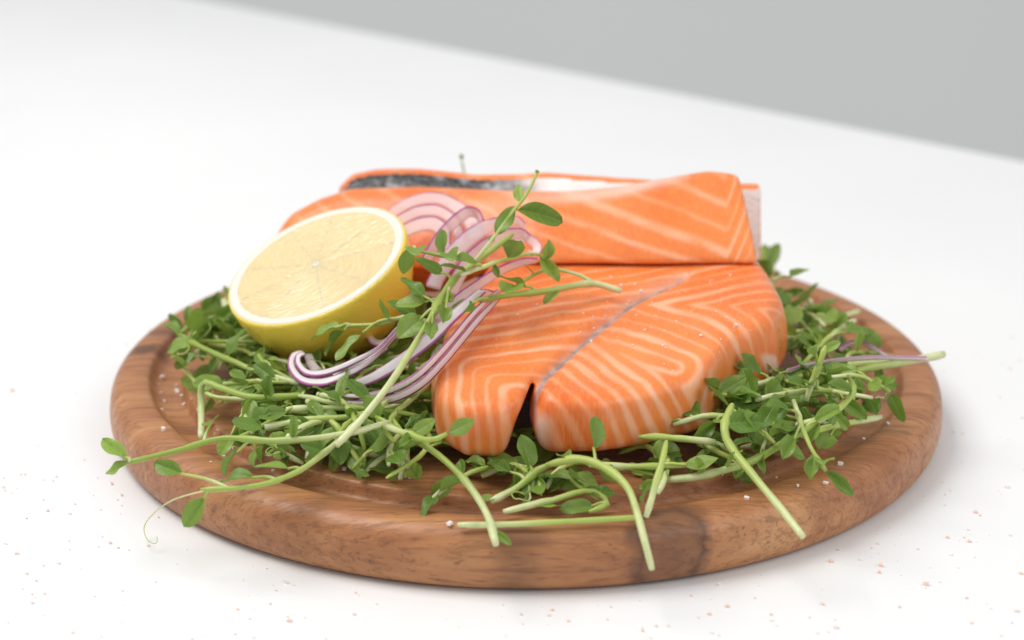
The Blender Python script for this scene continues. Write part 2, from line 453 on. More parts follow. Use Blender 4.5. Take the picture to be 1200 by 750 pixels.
# ------------------------------------------------------------------ salmon steak (front)
ZT0, ZTS, YT0 = 0.0575, 0.095, -0.012          # top plane: z = ZT0 + ZTS*(y-YT0)
def top_plane(y): return ZT0 + ZTS * np.minimum(y - YT0, 0.012)
STOP_N = Vector((0, -ZTS, 1)).normalized(); STOP_P = Vector((0, YT0, ZT0))
def on_top(px, py): return at_plane(px, py, STOP_P, STOP_N)
steak_poly = [(-8, 28), (-14, 0), (-21, -28), (-27.5, -58), (-29.5, -82), (-27.5, -99), (-20, -109.5), (-9, -110.5), (-2, -106), (3, -105.5), (9, -108),
              (22, -107), (38, -100), (50, -91), (59, -81), (71, -63), (83, -50), (89, -31), (87, -8), (84, 12), (80, 28), (40, 33)]
steak_poly = [(x / 1000, y / 1000) for x, y in steak_poly]
SEAM = [on_top(px, py) for px, py in ((624, 452), (640, 430), (665, 408), (700, 380), (740, 350), (800, 322))]
def seam_dist(X, Y):
    d = np.full(X.shape, 1e9); sg = np.zeros(X.shape)
    for a, b in zip(SEAM[:-1], SEAM[1:]):
        ex, ey = b.x - a.x, b.y - a.y
        t = np.clip(((X - a.x) * ex + (Y - a.y) * ey) / (ex * ex + ey * ey), 0, 1)
        dx, dy = X - a.x - ex * t, Y - a.y - ey * t
        q = np.hypot(dx, dy); side = np.sign(ex * (Y - a.y) - ey * (X - a.x))
        sg = np.where(q < d, side, sg); d = np.minimum(d, q)
    return d, sg
def steak_f(X, Y, Z):
    pl = poly_sdf(X[:, :, 0], Y[:, :, 0], steak_poly)[:, :, None]
    sd, _ = seam_dist(X[:, :, 0], Y[:, :, 0]); sd = sd[:, :, None]
    zc = 0.039
    bulge = 0.0018 - ((Z - zc) / 0.013) ** 2 * 0.0020
    lump = -0.0022 * np.exp(-((X - 0.055) / 0.0055) ** 2) * (Y < -0.04) + 0.0014 * np.exp(-((X - 0.068) / 0.006) ** 2) * (Y < -0.02) + 0.0009 * vnoise(X, Y, 130, 3) + 0.0007 * vnoise(X, Z, 210, 4)
    front = sstep(-0.055, -0.100, Y)
    zt = top_plane(Y) - 0.0015 * front + 0.0012 * vnoise(X, Y, 75, 5)
    zt = zt - 0.0030 * np.exp(-(sd / 0.0026) ** 2)
    f = smax(pl - bulge + lump, Z - zt, 0.0052)
    zb = 0.0272 + 0.002 * sstep(0.05, 0.09, X)
    f = smax(f, zb - Z, 0.0045)
    # the slit between the two belly flaps, wider towards the board
    xs = 0.0012 - (0.049 - Z) * 0.14 + 0.0006 * np.sin((Z - 0.02) * 300)
    hw = 0.0007 + np.clip(0.0462 - Z, 0, 1) * 0.10 + np.clip(0.036 - Z, 0, 1) * 0.16 + np.clip(-0.094 - Y, 0, 1) * 0.14
    sl = smax(np.abs(X - xs) - hw, Y + 0.062, 0.002)
    sl = smax(sl, Z - 0.0462, 0.002)
    return smax(f, -sl, 0.0032)
V, F = surface_nets(steak_f, (-0.038, -0.119, 0.020), (0.097, 0.040, 0.064), 0.00085)
V = relax(V, F, 2)
x, y, z = V.T
drop = np.clip(top_plane(y) - z, 0, 1)
v = y - drop * 0.9
sd, sg = seam_dist(x, y)
# left flap: stripes run across from the seam, then fold down the front
fan = np.clip((v + 0.115) / 0.06, 0, 1)
a_ = (x + 0.0285 - drop * 0.12) / 0.0045
b_ = (on_top(548, 392).y - (v - 0.42 * x * fan)) / 0.0076
phL = smin(a_, b_, 0.9)
# right flap: a whorl of nested loops, chevrons towards the back
w0 = on_top(722, 404); w1 = on_top(790, 428)
def segd(x, vv, a, b, ky):
    ex, ey = b.x - a.x, (b.y - a.y) / ky
    wx, wy = x - a.x, (vv - a.y) / ky
    t = np.clip((wx * ex + wy * ey) / (ex * ex + ey * ey), 0, 1)
    return np.hypot(wx - ex * t, wy - ey * t)
wh = segd(x, v, w0, w1, 1.55) / 0.0057
tip = on_top(754, 360)
vc = tip.y + (x - tip.x) * (-0.35)
ch = 4.6 + (x - tip.x) / 0.0085 - np.clip(vc - v, 0, 1) * 0.72 / 0.0085 - np.clip(v - vc, 0, 1) * 1.25 / 0.0085
phR = smin(wh, ch, 0.35)
right = (sg < 0)
ph = np.where(right, phR, phL) + 0.17 * vnoise(x, v, 200, 9) + 0.05 * vnoise(x, v, 520, 10)
seam = np.exp(-((sd + 0.0003 * vnoise(x, y, 900, 51)) / (0.00115 + 0.00055 * vnoise(x, y, 330, 52))) ** 2) * (0.85 + 0.15 * vnoise(x, y, 500, 53)) * (drop < 0.012)
flare = 0.75 * np.exp(-(sd / 0.0030) ** 2) * sstep(-0.07, -0.02, y)
width = 0.57 + 0.16 * sstep(-0.085, -0.03, y) * (sg > 0) + 0.16 * vnoise(x, v, 150, 12) - 0.10 * sstep(0.003, 0.010, drop) + 0.36 * sstep(0.052, 0.066, x) * sstep(0.002, 0.008, drop)
inslit = np.exp(-((np.abs(x) - 0.003) / 0.0035) ** 2) * (y < -0.072) * sstep(0.006, 0.010, drop) * (x > 0)
spots = 0.8 * sstep(0.25, 0.6, vnoise(x * 0.7, v, 300, 41)) * sstep(0.062, 0.075, x) * sstep(0.003, 0.008, drop)
crest = 0.55 * np.exp(-((x - 0.0575 - 0.0015 * np.sin(z * 300)) / 0.0011) ** 2) * sstep(0.002, 0.006, drop)
pale = np.clip(spots + crest + 0.9 * inslit * sstep(0.0, 0.004, x) + flare * (1 - seam) * 0.6, 0, 0.9)
steak = empty('salmon_steak', (0.03, -0.04, 0.0275))
me = mesh_from('flesh', V - np.array(steak.location), F, {'phase': ph, 'seam': np.clip(seam, 0, 0.9), 'width': width, 'pale': pale})
link('flesh', me, M['flesh'], steak)
tag(steak, 'two-lobed raw salmon steak with swirling white fat lines, lying flat in front', 'salmon', 'raw salmon pieces')
steak_bvh = BVHTree.FromPolygons([tuple(p) for p in V], [tuple(int(i) for i in f) for f in F])

# ------------------------------------------------------------------ long fillet leaning behind it
AP = Vector((0, -0.011, 0.0575)); AT = Vector((0, 0.020, 0.0835))     # bottom and top of its face
AN = Vector((0, -(AT.z - AP.z), AT.y - AP.y)).normalized()
def on_face(px, py, off=0.0015): return at_plane(px, py, AP + AN * off, AN)
RX = [-0.098, -0.094, -0.088, -0.078, -0.066, -0.040, -0.005, 0.015, 0.033, 0.052, 0.067, 0.0765, 0.085]
RZ = [0.058, 0.0625, 0.0680, 0.0735, 0.0775, 0.0785, 0.0770, 0.0768, 0.0785, 0.0820, 0.0850, 0.0835, 0.0820]
def bshift(X): return 0.020 * sstep(0.010, -0.060, X)
def filletA(X, Y, Z):
    Y = Y - bshift(X); Z = Z + 0.27 * bshift(X)
    zr = np.interp(X, RX, RZ)
    left = sstep(-0.045, -0.10, X)
    yf = -0.011 + (Z - 0.0575) * (0.031 / 0.026) + 0.022 * left - 0.004 * np.sin(np.clip((Z - 0.0575) / 0.026, 0, 1) * math.pi)
    yf = np.where(Z < 0.0575, -0.011 + 0.35 * (0.0575 - Z) + 0.022 * left, yf)
    f = (yf - Y) * 0.68 + 0.0006 * vnoise(X, Z, 190, 21)
    f = smax(f, (Z - zr + (Y - 0.022) * 0.25), 0.0045)
    f = smax(f, Y - (0.036 - 0.3 * (Z - 0.06)), 0.006)
    zb = 0.046 + sstep(-0.034, -0.004, X) * 0.0125
    f = smax(f, zb - Z, 0.0025)
    xr = 0.0828 - (Z - 0.0575) * 0.19
    f = smax(f, X - xr, 0.0022)
    f = smax(f, -0.0965 - X, 0.010)
    return f
V, F = surface_nets(filletA, (-0.104, -0.022, 0.028), (0.092, 0.064, 0.092), 0.001)
V = relax(V, F, 2)
x, y, z = V.T; y = y - bshift(x); z = z + 0.27 * bshift(x)
xc = 0.0715 + (z - 0.0575) * 0.05
s = z + 0.30 * np.minimum(x, xc) + 0.9 * np.clip(y - 0.022, 0, 1) - 1.9 * np.clip(x - xc, 0, 1) * (x > xc)
ph = s / 0.0069 + 0.35 + 0.12 * vnoise(x, z, 120, 31) + 0.05 * np.sin(x * 90)
fil = empty('salmon_fillet', (0.0, 0.012, 0.042))
me = mesh_from('flesh', V - np.array(fil.location), F, {'phase': ph, 'seam': 0 * x, 'width': 0.66 + 0.08 * vnoise(x, z, 90, 32) + 0.1 * sstep(-0.02, -0.08, x),
     'pale': np.clip(0.75 * sstep(-0.03, 0.045, x) * np.exp(-((z - np.interp(x, RX, RZ) - 0.0005) / 0.0013) ** 2) * (x < 0.06), 0, 0.8)})
link('flesh', me, M['flesh'], fil)
tag(fil, 'long raw salmon fillet with diagonal fat stripes, propped on the steak behind the lemon', 'salmon', 'raw salmon pieces')
filA_bvh = BVHTree.FromPolygons([tuple(p) for p in V], [tuple(int(i) for i in f) for f in F])

# ------------------------------------------------------------------ rear fillet, skin towards the camera
BTOP = [atY(px, py, 0.052 + (0.014 if px < 600 else 0.0)) for px, py in ((402, 216), (412, 206), (440, 200), (490, 197), (560, 198), (640, 202), (720, 208), (800, 209), (888, 210), (920, 210))]
BX = [p.x for p in BTOP]; BZZ = [p.z for p in BTOP]
def filletB(X, Y, Z):
    zr = np.interp(X, BX, BZZ); Y = Y - bshift(X) * 0.8
    yf = 0.0345 + np.clip(Z - zr + 0.008, 0, 1) * 1.7 * (1 - sstep(0.04, 0.075, X)) + np.clip(Z - 0.045, 0, 1) * 0.22 * sstep(0.05, 0.075, X)
    f = (yf - Y) * 0.72
    f = smax(f, Z - zr, 0.0018)
    f = smax(f, Y - (0.0475 + 0.0065 * (1 - sstep(0.03, 0.07, X))), 0.002)
    f = smax(f, 0.036 - Z, 0.005)
    f = smax(f, X - (0.0890 + (0.0575 - Z) * 0.02), 0.0014)
    f = smax(f, -0.0725 - X, 0.003)
    return f
V, F = surface_nets(filletB, (-0.082, 0.022, 0.030), (0.097, 0.080, 0.088), 0.001)
V = relax(V, F, 1)
x, y, z = V.T
Fv = V[F]; fn = np.cross(Fv[:, 2] - Fv[:, 0], Fv[:, 3] - Fv[:, 1]); fn /= np.linalg.norm(fn, axis=1)[:, None] + 1e-12
fc = Fv.mean(1)
isskin = (fn[:, 1] < -0.35) & (fc[:, 2] < np.interp(fc[:, 0], BX, BZZ) - 0.0008) & (fc[:, 0] < 0.0880)
fil2 = empty('salmon_fillet', (0.0, 0.05, 0.038))
off = np.array(fil2.location)
def submesh(name, V, F, attrs):
    u, inv = np.unique(F.ravel(), return_inverse=True)
    return mesh_from(name, V[u], inv.reshape(-1, 4), {k: a[u] for k, a in attrs.items()})
zeros = 0 * x
link('flesh', submesh('flesh', V - off, F[~isskin], {'phase': z / 0.006 + 0.2 * x / 0.006, 'seam': zeros, 'width': zeros + 0.8, 'pale': zeros}), M['flesh'], fil2)
sk = link('skin', submesh('skin', V - off, F[isskin], {'silver': sstep(-0.035, 0.03, x) + zeros}), M['skin'], fil2)
tag(sk, 'dark mottled fish skin turning silvery at one end')
tag(fil2, 'raw salmon fillet furthest back, showing a strip of dark and silver skin', 'salmon', 'raw salmon pieces')

# ------------------------------------------------------------------ lemon half
LN = (CD * -0.55 + (CR * -0.40 + CU * 0.917).normalized() * 0.835).normalized()
LC = atY(370, 309, -0.022)
Xl = CR - LN * CR.dot(LN); Xl.normalize(); Yl = LN.cross(Xl)
lem = empty('lemon_half', LC)
lem.matrix_world = Matrix((( Xl.x, Yl.x, LN.x, LC.x), (Xl.y, Yl.y, LN.y, LC.y), (Xl.z, Yl.z, LN.z, LC.z), (0, 0, 0, 1)))
tag(lem, 'half a yellow lemon with its cut face tilted up', 'lemon')
R0 = 0.0334; HD = 0.0350
prof = [(0.0321, -0.0006), (0.0325, -0.0001), (R0 - 0.0006, -0.0001), (R0 - 0.0001, -0.0005)]
for t in np.linspace(0.03, 1, 26):
    a = t * math.pi / 2
    r = R0 * math.cos(a) ** 0.92; zz = -HD * math.sin(a)
    zz -= 0.0055 * sstep(0.012, 0.0, r)
    prof.append((max(r, 0.0003), zz))
V, F = lathe('rind', prof, 96)
link('rind', mesh_from('rind', V, F), M['rind'], lem)
prof = [(0.0002, -0.0003), (0.0285, -0.0003), (0.0290, -0.0001), (0.0297, 0.0000), (0.0302, 0.0001), (0.0318, 0.0002), (0.0327, -0.0001), (0.0327, -0.004), (0.0002, -0.004)]
V, F = lathe('pith', prof, 96)
pith = link('pith', mesh_from('pith', V, F), M['pith'], lem)
cv = [(r * math.cos(a), r * math.sin(a), zz) for a in np.linspace(0, 2 * math.pi, 20, endpoint=False) for r, zz in ((0.0003, 0.00015), (0.0009, 0.00015), (0.0014, 0.0000), (0.0017, -0.002))]
link('core', mesh_from('core', cv, [(i * 4 + k, ((i + 1) % 20) * 4 + k, ((i + 1) % 20) * 4 + k + 1, i * 4 + k + 1) for i in range(20) for k in range(3)]), M['pith'], lem)
NS = 9; cuts = [2 * math.pi * (i + random.uniform(-0.16, 0.16)) / NS for i in range(NS)]
for i in range(NS):
    a0, a1 = cuts[i], cuts[(i + 1) % NS] + (2 * math.pi if i == NS - 1 else 0)
    nr, na = 22, 24; V = []; pol = []; rim = []
    for ir in range(nr):
        tr = ir / (nr - 1); r = 0.0014 + (0.0296 - 0.0014) * tr
        g = 0.00002 / r + 0.0
        for ia in range(na):
            ta = ia / (na - 1); a = a0 + g + (a1 - a0 - 2 * g) * ta
            edge = min(ta, 1 - ta) * (a1 - a0) * r; ed_ = min(edge, (1 - tr) * 0.02, 0.0012)
            rr = r
            zz = -0.00004 + 0.00008 * math.sqrt(max(min(ed_ / 0.0009, 1), 0)) + random.uniform(-1, 1) * 0.00006
            V.append((rr * math.cos(a), rr * math.sin(a), zz))
            rim.append(math.exp(-(edge / 0.0005) ** 2))
            pol.append((r * 230, a * (5.0 + 5.0 * tr) + i * 7.3, i * 3.1))
    Fs = [(p * na + q, (p + 1) * na + q, (p + 1) * na + q + 1, p * na + q + 1) for p in range(nr - 1) for q in range(na - 1)]
    link('segment', mesh_from('segment', V, Fs, {'pol': np.array(pol), 'rim': np.array(rim)}), M['pulp'], lem)

# ------------------------------------------------------------------ red onion slices
def onion(outer, inner, label, edge=0.0, thick=0.0008, group='red onion slices'):
    n, m = 44, 7
    A = catmull(outer, n); B = catmull(inner, n)
    c = (A.mean(0) + B.mean(0)) / 2
    G = np.stack([A + (B - A) * t for t in np.linspace(0, 1, m)], 1)
    du = np.gradient(G, axis=0); dv = np.gradient(G, axis=1)
    N = np.cross(du, dv); N /= np.linalg.norm(N, axis=2)[..., None] + 1e-12
    N = np.where((N @ np.array((CP - Vector(c)).normalized()))[..., None] < 0, -N, N)
    tt = np.linspace(0, 1, m)
    prof_ = thick * (0.55 + 0.45 * np.sin(np.pi * tt))[None, :, None]
    V = np.concatenate([(G + N * prof_ / 2).reshape(-1, 3), (G - N * prof_ / 2).reshape(-1, 3)]) - c
    F = []; o2 = n * m
    for i in range(n - 1):
        for k in range(m - 1):
            a = i * m + k; F.append((a, a + m, a + m + 1, a + 1)); F.append((o2 + a, o2 + a + 1, o2 + a + m + 1, o2 + a + m))
        a = i * m; F.append((a, o2 + a, o2 + a + m, a + m))
        a = i * m + m - 1; F.append((a, a + m, o2 + a + m, o2 + a))
    for k in range(m - 1):
        F.append((k, k + 1, o2 + k + 1, o2 + k)); a = (n - 1) * m + k; F.append((a, o2 + a, o2 + a + 1, a + 1))
    acr = np.tile(np.tile(tt, n), 2)
    o = link('red_onion_slice', mesh_from('red_onion_slice', V, F, {'across': acr, 'edge': np.full(len(acr), edge)}), M['onion'])
    o.location = c
    tag(o, label, 'onion', group)
    return o
def blend(A, B, t): return [a.lerp(b, t) for a, b in zip(A, B)]
def twin(outer, inner, l1, l2, edge, thick):
    onion(outer, blend(outer, inner, 0.52), l1, edge, thick)
    lift = Vector((0, -0.0006, 0.0008))
    onion([p + lift for p in blend(outer, inner, 0.57)], [p + lift for p in inner], l2, edge, thick)
def fz(pts, off=0.0015): return [on_face(px, py, off) for px, py in pts]
def zz(pts): return [at(*p) for p in pts]
onion(fz([(455, 247), (460, 242), (474, 233), (496, 226), (515, 226), (532, 232), (549, 243), (562, 258), (568, 275)], 0.003),
      fz([(460, 259), (465, 253), (486, 242), (506, 239), (518, 241), (527, 246), (538, 256), (546, 268), (549, 282)], 0.002),
      'topmost pale arc of red onion beside the lemon, widest of its fan')
onion(fz([(462, 260), (466, 254), (486, 243), (507, 240), (519, 243), (528, 248), (537, 257), (543, 269), (545, 285)], 0.0045),
      fz([(467, 274), (470, 265), (489, 255), (506, 253), (516, 255), (523, 260), (529, 268), (532, 278), (533, 292)], 0.0035),
      'second arc of red onion down, nested under the topmost pale arc')
onion(fz([(466, 276), (470, 266), (489, 256), (507, 254), (517, 257), (524, 263), (528, 272), (528, 290)], 0.006),
      fz([(472, 290), (474, 280), (490, 272), (502, 270), (510, 273), (514, 279), (515, 288), (513, 300)], 0.005),
      'innermost small arc of red onion against the rear fillet by the lemon')
onion(fz([(492, 308), (500, 291), (515, 269), (534, 250), (549, 242), (561, 246), (567, 258)], 0.011),
      fz([(503, 318), (511, 298), (524, 278), (540, 262), (551, 254), (558, 256), (562, 264)], 0.005),
      'arched red onion ring with a sharp purple rim over the fillet')
onion(fz([(498, 335), (506, 319), (522, 293), (542, 273), (563, 260), (585, 254), (606, 253), (616, 262)], 0.013),
      fz([(516, 340), (522, 326), (540, 303), (556, 287), (575, 273), (594, 266), (608, 265), (613, 271)], 0.010),
      'broad pale red onion band crossing behind the tall pea stem')
onion(fz([(520, 343), (528, 325), (542, 302), (557, 288), (575, 276), (594, 268), (612, 268), (622, 276)], 0.016),
      fz([(536, 345), (545, 326), (560, 306), (574, 294), (588, 286), (600, 281), (612, 280), (617, 284)], 0.012),
      'second onion band tucked inside the broad pale one', 0.2)
onion(fz([(585, 280), (600, 274), (616, 273), (628, 279), (635, 288), (633, 297), (622, 299)], 0.007),
      fz([(590, 290), (602, 285), (614, 284), (621, 287), (624, 291), (623, 294), (618, 293)], 0.006),
      'small hooked red onion end, rightmost piece on the rear fillet')
onion(zz([(505, 372, .060), (530, 349, .063), (556, 330, .0655), (584, 313, .068), (612, 303, .069), (630, 303, .068)]),
      zz([(520, 378, .057), (545, 353, .060), (568, 335, .0625), (592, 320, .0645), (614, 311, .066), (628, 308, .0655)]),
      'straight translucent onion band pointing toward the striped fillet', 0.1)
onion(zz([(482, 395, .052), (498, 378, .056), (515, 362, .059), (540, 346, .061), (566, 339, .0615), (580, 342, .060)]),
      zz([(496, 401, .049), (512, 385, .053), (530, 369, .056), (548, 357, .058), (563, 350, .0585), (574, 350, .057)]),
      'curled pale onion strip lying on the left edge of the steak', 0.0)
# long sweeping slices at lower left of the steak
twin(zz([(590, 346, .0595), (577, 361, .0580), (563, 377, .0560), (545, 399, .0530), (521, 428, .0490), (499, 451, .0450), (471, 468, .0410), (440, 475, .0380), (406, 475, .0365), (384, 465, .0365)]),
      zz([(583, 341, .0625), (568, 353, .0625), (552, 368, .0610), (533, 391, .0585), (510, 417, .0545), (487, 439, .0500), (461, 454, .0455), (432, 462, .0420), (405, 463, .0395), (392, 459, .0380)]),
      'longest purple onion slice, lowest of those sweeping down from the steak to a hook', 'onion slice hugging the upper side of the longest one', 1.0, 0.0009)
onion(zz([(569, 343, .0635), (554, 358, .0630), (536, 375, .0620), (513, 398, .0580), (488, 419, .0530), (463, 436, .0485), (440, 448, .0450), (418, 455, .0415), (400, 457, .0400), (389, 462, .0380)]),
      zz([(559, 339, .0660), (542, 353, .0660), (523, 369, .0645), (500, 390, .0610), (476, 410, .0555), (453, 426, .0510), (433, 438, .0475), (414, 446, .0440), (401, 452, .0415), (392, 458, .039)]),
      'uppermost slice of the onion sweep beside the steak', 0.9, 0.0009)
twin(zz([(484, 372, .058), (466, 392, .0545), (449, 411, .0505), (427, 432, .0465), (400, 446, .0430), (374, 453, .0405), (350, 448, .0395), (337, 430, .0405), (342, 414, .0420), (354, 411, .0425)]),
      zz([(482, 370, .0605), (463, 388, .0570), (445, 407, .0535), (421, 419, .0500), (397, 430, .0465), (378, 436, .0430), (362, 436, .0410), (353, 427, .0410), (353, 420, .0420), (358, 418, .0425)]),
      'onion slice curling into a wide hook under the lemon, leftmost onion piece', 'thin onion slice lining the inside of the leftmost wide hook', 0.9, 0.0010)
onion(zz([(356, 415, .040), (360, 430, .0385), (372, 441, .038), (390, 443, .039), (412, 437, .041), (436, 424, .044), (455, 409, .047)]),
      zz([(366, 415, .040), (371, 426, .039), (379, 433, .0385), (391, 435, .0395), (410, 429, .042), (430, 418, .045), (447, 405, .048)]),
      'short onion curl nested inside the leftmost hook', 0.4)
onion(zz([(428, 396, .043), (437, 405, .0425), (453, 404, .044), (469, 393, .047), (482, 377, .050)]),
      zz([(436, 392, .043), (442, 398, .043), (452, 397, .0445), (465, 387, .0475), (477, 373, .0505)]),
      'little purple onion crescent in the shadow under the lemon', 0.7)
onion(zz([(922, 438, .037), (945, 431, .038), (985, 424, .039), (1030, 421, .038), (1088, 422, .036)]),
      zz([(922, 433, .039), (945, 427, .040), (985, 420, .041), (1030, 417, .040), (1086, 418, .038)]),
      'thin purple onion strand lying out over the right rim of the board', 0.9, 0.001)
onion(zz([(982, 409, .034), (992, 402, .035), (1005, 399, .035), (1022, 405, .034), (1042, 416, .033)]),
      zz([(986, 412, .032), (994, 406, .033), (1005, 403, .033), (1020, 409, .032), (1038, 418, .032)]),
      'faint bent onion sliver behind the thin purple strand at right', 0.2, 0.0009)

# ------------------------------------------------------------------ pea shoots
def leaf_mesh(i):
    r = random.Random(100 + i)
    wid = r.uniform(0.22, 0.36); fold = r.choice((0.25, 0.6, 1.0, 1.6)) * r.uniform(0.7, 1.2); curl = r.uniform(-0.75, 0.45); twist = r.uniform(-0.9, 0.9)
    wav = r.uniform(0.015, 0.05); asym = r.uniform(0.85, 1.15); pk = r.uniform(0.68, 0.92); blunt = r.uniform(0.5, 0.75)
    nl, nw = 15, 9; V = []; F = []
    cx = cz = 0.0
    for a in range(nl):
        t = a / (nl - 1)
        if t < 0.1: w = 0.024 + 0.02 * t
        else:
            q = (t - 0.1) / 0.9; w = wid * max(math.sin(math.pi * q ** pk), 0) ** blunt + 0.012 * (1 - q)
        ang = curl * t; tw = twist * t * t
        if a: cx += math.cos(ang) / (nl - 1); cz += math.sin(ang) / (nl - 1)
        for b in range(nw):
            s_ = 2 * b / (nw - 1) - 1; xx = s_ * w * (asym if s_ > 0 else 2 - asym)
            f_ = fold * (0.4 + 0.6 * (1 - t))
            xf = xx * math.cos(math.atan(f_)); zf = abs(xx) * math.sin(math.atan(f_)) * (1.25 - 0.5 * abs(s_))
            zf += wav * math.sin(11 * t + 3 * (s_ > 0) + i) * s_ * s_
            X_, Z_ = xf * math.cos(tw) - zf * math.sin(tw), xf * math.sin(tw) + zf * math.cos(tw)
            V.append((X_, cx - Z_ * math.sin(ang), cz + Z_ * math.cos(ang)))
    for a in range(nl - 1):
        for b in range(nw - 1):
            p = a * nw + b; F.append((p, p + 1, p + nw + 1, p + nw))
    me = mesh_from('leaf', V, F); me.materials.append(M['leaf']); return me
LEAVES = [leaf_mesh(i) for i in range(18)]

def place_leaf(parent, base, tip, roll=0.0, up=None, var=None, wid=1.0, origin=None):
    origin = parent.location.copy() if origin is None else origin
    base = Vector(base); tip = Vector(tip); Yv = tip - base; L = Yv.length
    if L < 1e-4: return
    if L > 0.0125 and parent.parent is None:                      # long reach: a short petiole carries the leaf
        nb = tip - Yv.normalized() * 0.0114
        C2 = catmull([base, (base + nb) / 2 + Vector((0, 0, 0.0008)), nb + (tip - nb) * 0.12], 7)
        st = link('stalk', tube_mesh('stalk', C2 - np.array(origin), np.linspace(0.6, 0.4, 7) / 1000, 6), M['stem'], parent)
        if parent.parent is None: parent = st
        base = nb; L = 0.0114
    Yv.normalize()
    if up is None:
        up = Vector((random.uniform(-.5, .5), random.uniform(-.9, .1), 0.9))
    Zv = up - Yv * up.dot(Yv)
    if Zv.length < 1e-3: Zv = Vector((1, 0, 0)) - Yv * Yv.x
    Zv.normalize(); Xv = Yv.cross(Zv)
    if roll:
        q = Matrix.Rotation(roll, 3, Yv); Zv = q @ Zv; Xv = q @ Xv
    o = bpy.data.objects.new('leaf', LEAVES[random.randrange(len(LEAVES)) if var is None else var % len(LEAVES)])
    COL.objects.link(o); o.parent = parent
    b = base - origin
    o.matrix_local = Matrix(((Xv.x * L * wid, Yv.x * L, Zv.x * L, b.x), (Xv.y * L * wid, Yv.y * L, Zv.y * L, b.y), (Xv.z * L * wid, Yv.z * L, Zv.z * L, b.z), (0, 0, 0, 1)))
    return o
def jit(C, amp):
    n = len(C); t = np.linspace(0, 1, n)
    for d in range(3):
        C[:, d] += amp * sum(np.sin(2 * math.pi * f * t + random.uniform(0, 6.28)) / f for f in (1.5, 2.7, 4.1)) * np.sin(math.pi * t) * 0.5
    return C
def shoot(label, path, leaves=(), r0=1.35, r1=0.9, group='pea shoots', tendrils=(), twigs=(), wob=0.0004, hint=None):
    """path [(px,py,z)] read from the photo on planes of height z; leaves [(t, tip px, py, z[, roll])]"""
    P = [p if isinstance(p, Vector) else at(*p) for p in path]
    base = P[0].copy()
    root = empty('pea_shoot', base)
    tag(root, label, 'pea shoot', group)
    L = sum((b - a).length for a, b in zip(P[:-1], P[1:])); n = max(10, int(L / 0.0028))
    C = jit(catmull(P, n), wob)
    R = np.linspace(r0, r1, n) / 1000 * 0.76 * (1 + 0.06 * np.sin(np.linspace(0, 20, n) + random.uniform(0, 6)))
    ts = np.linspace(0, 1, n)
    for lf in list(leaves) + list(twigs): R = R * (1 + 0.28 * np.exp(-((ts - lf[0]) * L / 0.0022) ** 2))
    R[0] *= 0.8; R[-1] *= 0.6
    link('stem', tube_mesh('stem', C - np.array(base), R), M['stem'], root)
    for lf in leaves:
        t, tp = lf[0], lf[1]
        tip = tp if isinstance(tp, Vector) else at(*tp)
        b = Vector(C[min(int(t * (n - 1)), n - 1)])
        place_leaf(root, b, tip, lf[2] if len(lf) > 2 else 0.0)
    for tw in twigs:        # side stalks: (t, path, leaves)
        b = Vector(C[min(int(tw[0] * (n - 1)), n - 1)])
        Q = [b] + [at(*p) for p in tw[1]]
        C2 = catmull(Q, 14)
        stk = link('stalk', tube_mesh('stalk', C2 - np.array(base), np.linspace(0.75, 0.5, 14) / 1000, 6), M['stem'], root)
        for lf in tw[2]:
            place_leaf(stk, Vector(C2[int(lf[0] * 13)]), at(*lf[1]), lf[2] if len(lf) > 2 else 0.0, origin=base)
    for td in tendrils:
        b = Vector(C[min(int(td[0] * (n - 1)), n - 1)])
        C2 = catmull([b] + [at(*p) for p in td[1]], 40)
        link('tendril', tube_mesh('tendril', C2 - np.array(base), np.linspace(0.24, 0.13, 40) / 1000, 5), M['stem'], root)
    return root

# -- shoots one can pick out in the photograph
shoot('longest pea shoot reaching left over the board rim, two round leaves at its tip',
      [(455, 495, .040), (405, 508, .040), (330, 516, .038), (262, 514, .036), (210, 527, .034), (153, 541, .033)],
      [(1.0, (120, 519, .036), 0.3), (1.0, (127, 558, .027), -0.2), (0.55, (252, 548, .026)), (0.52, (300, 545, .024)), (0.75, (250, 490, .03)), (0.4, (345, 488, .046))], 1.35, 1.05)
shoot('lower-left pea shoot with a drooping leaf and a thin curled tendril',
      [(415, 497, .036), (380, 532, .033), (332, 560, .031), (285, 571, .030), (235, 574, .029)],
      [(0.97, (218, 618, .018), 0.2), (0.9, (183, 546, .030)), (0.62, (255, 556, .033)), (0.5, (298, 545, .034)), (0.3, (352, 520, .036))], 1.3, 0.9,
      tendrils=[(0.98, [(205, 585, .026), (182, 600, .012), (169, 617, .004), (173, 633, .003), (183, 637, .003), (184, 629, .004)])])
shoot('pea stem kinked to stand upright beside the salt line on the board',
      [(236, 512, .026), (236, 480, .028), (238, 449, .036), (262, 456, .036), (300, 466, .036), (360, 463, .036)],
      [(0.75, (283, 497, .03)), (0.85, (315, 440, .045))], 1.5, 1.3, wob=0.0001)
shoot('pea shoot below the lemon ending in a leafy tuft at upper left',
      [(352, 450, .036), (310, 438, .036), (262, 419, .036), (222, 400, .036)],
      [(1.0, (232, 356, .050), 0.5), (1.0, (252, 362, .046), -0.6), (1.0, (190, 380, .038)), (0.97, (190, 408, .034)), (0.95, (208, 437, .024)), (0.7, (248, 435, .030)), (0.6, (288, 385, .046))], 1.5, 1.1)
shoot('short pea shoot with an upright bud pair above the salt crystals',
      [(300, 468, .030), (250, 465, .030), (228, 446, .032), (215, 432, .034)],
      [(1.0, (208, 412, .042)), (1.0, (222, 414, .042)), (0.5, (243, 478, .022))], 1.1, 0.8)
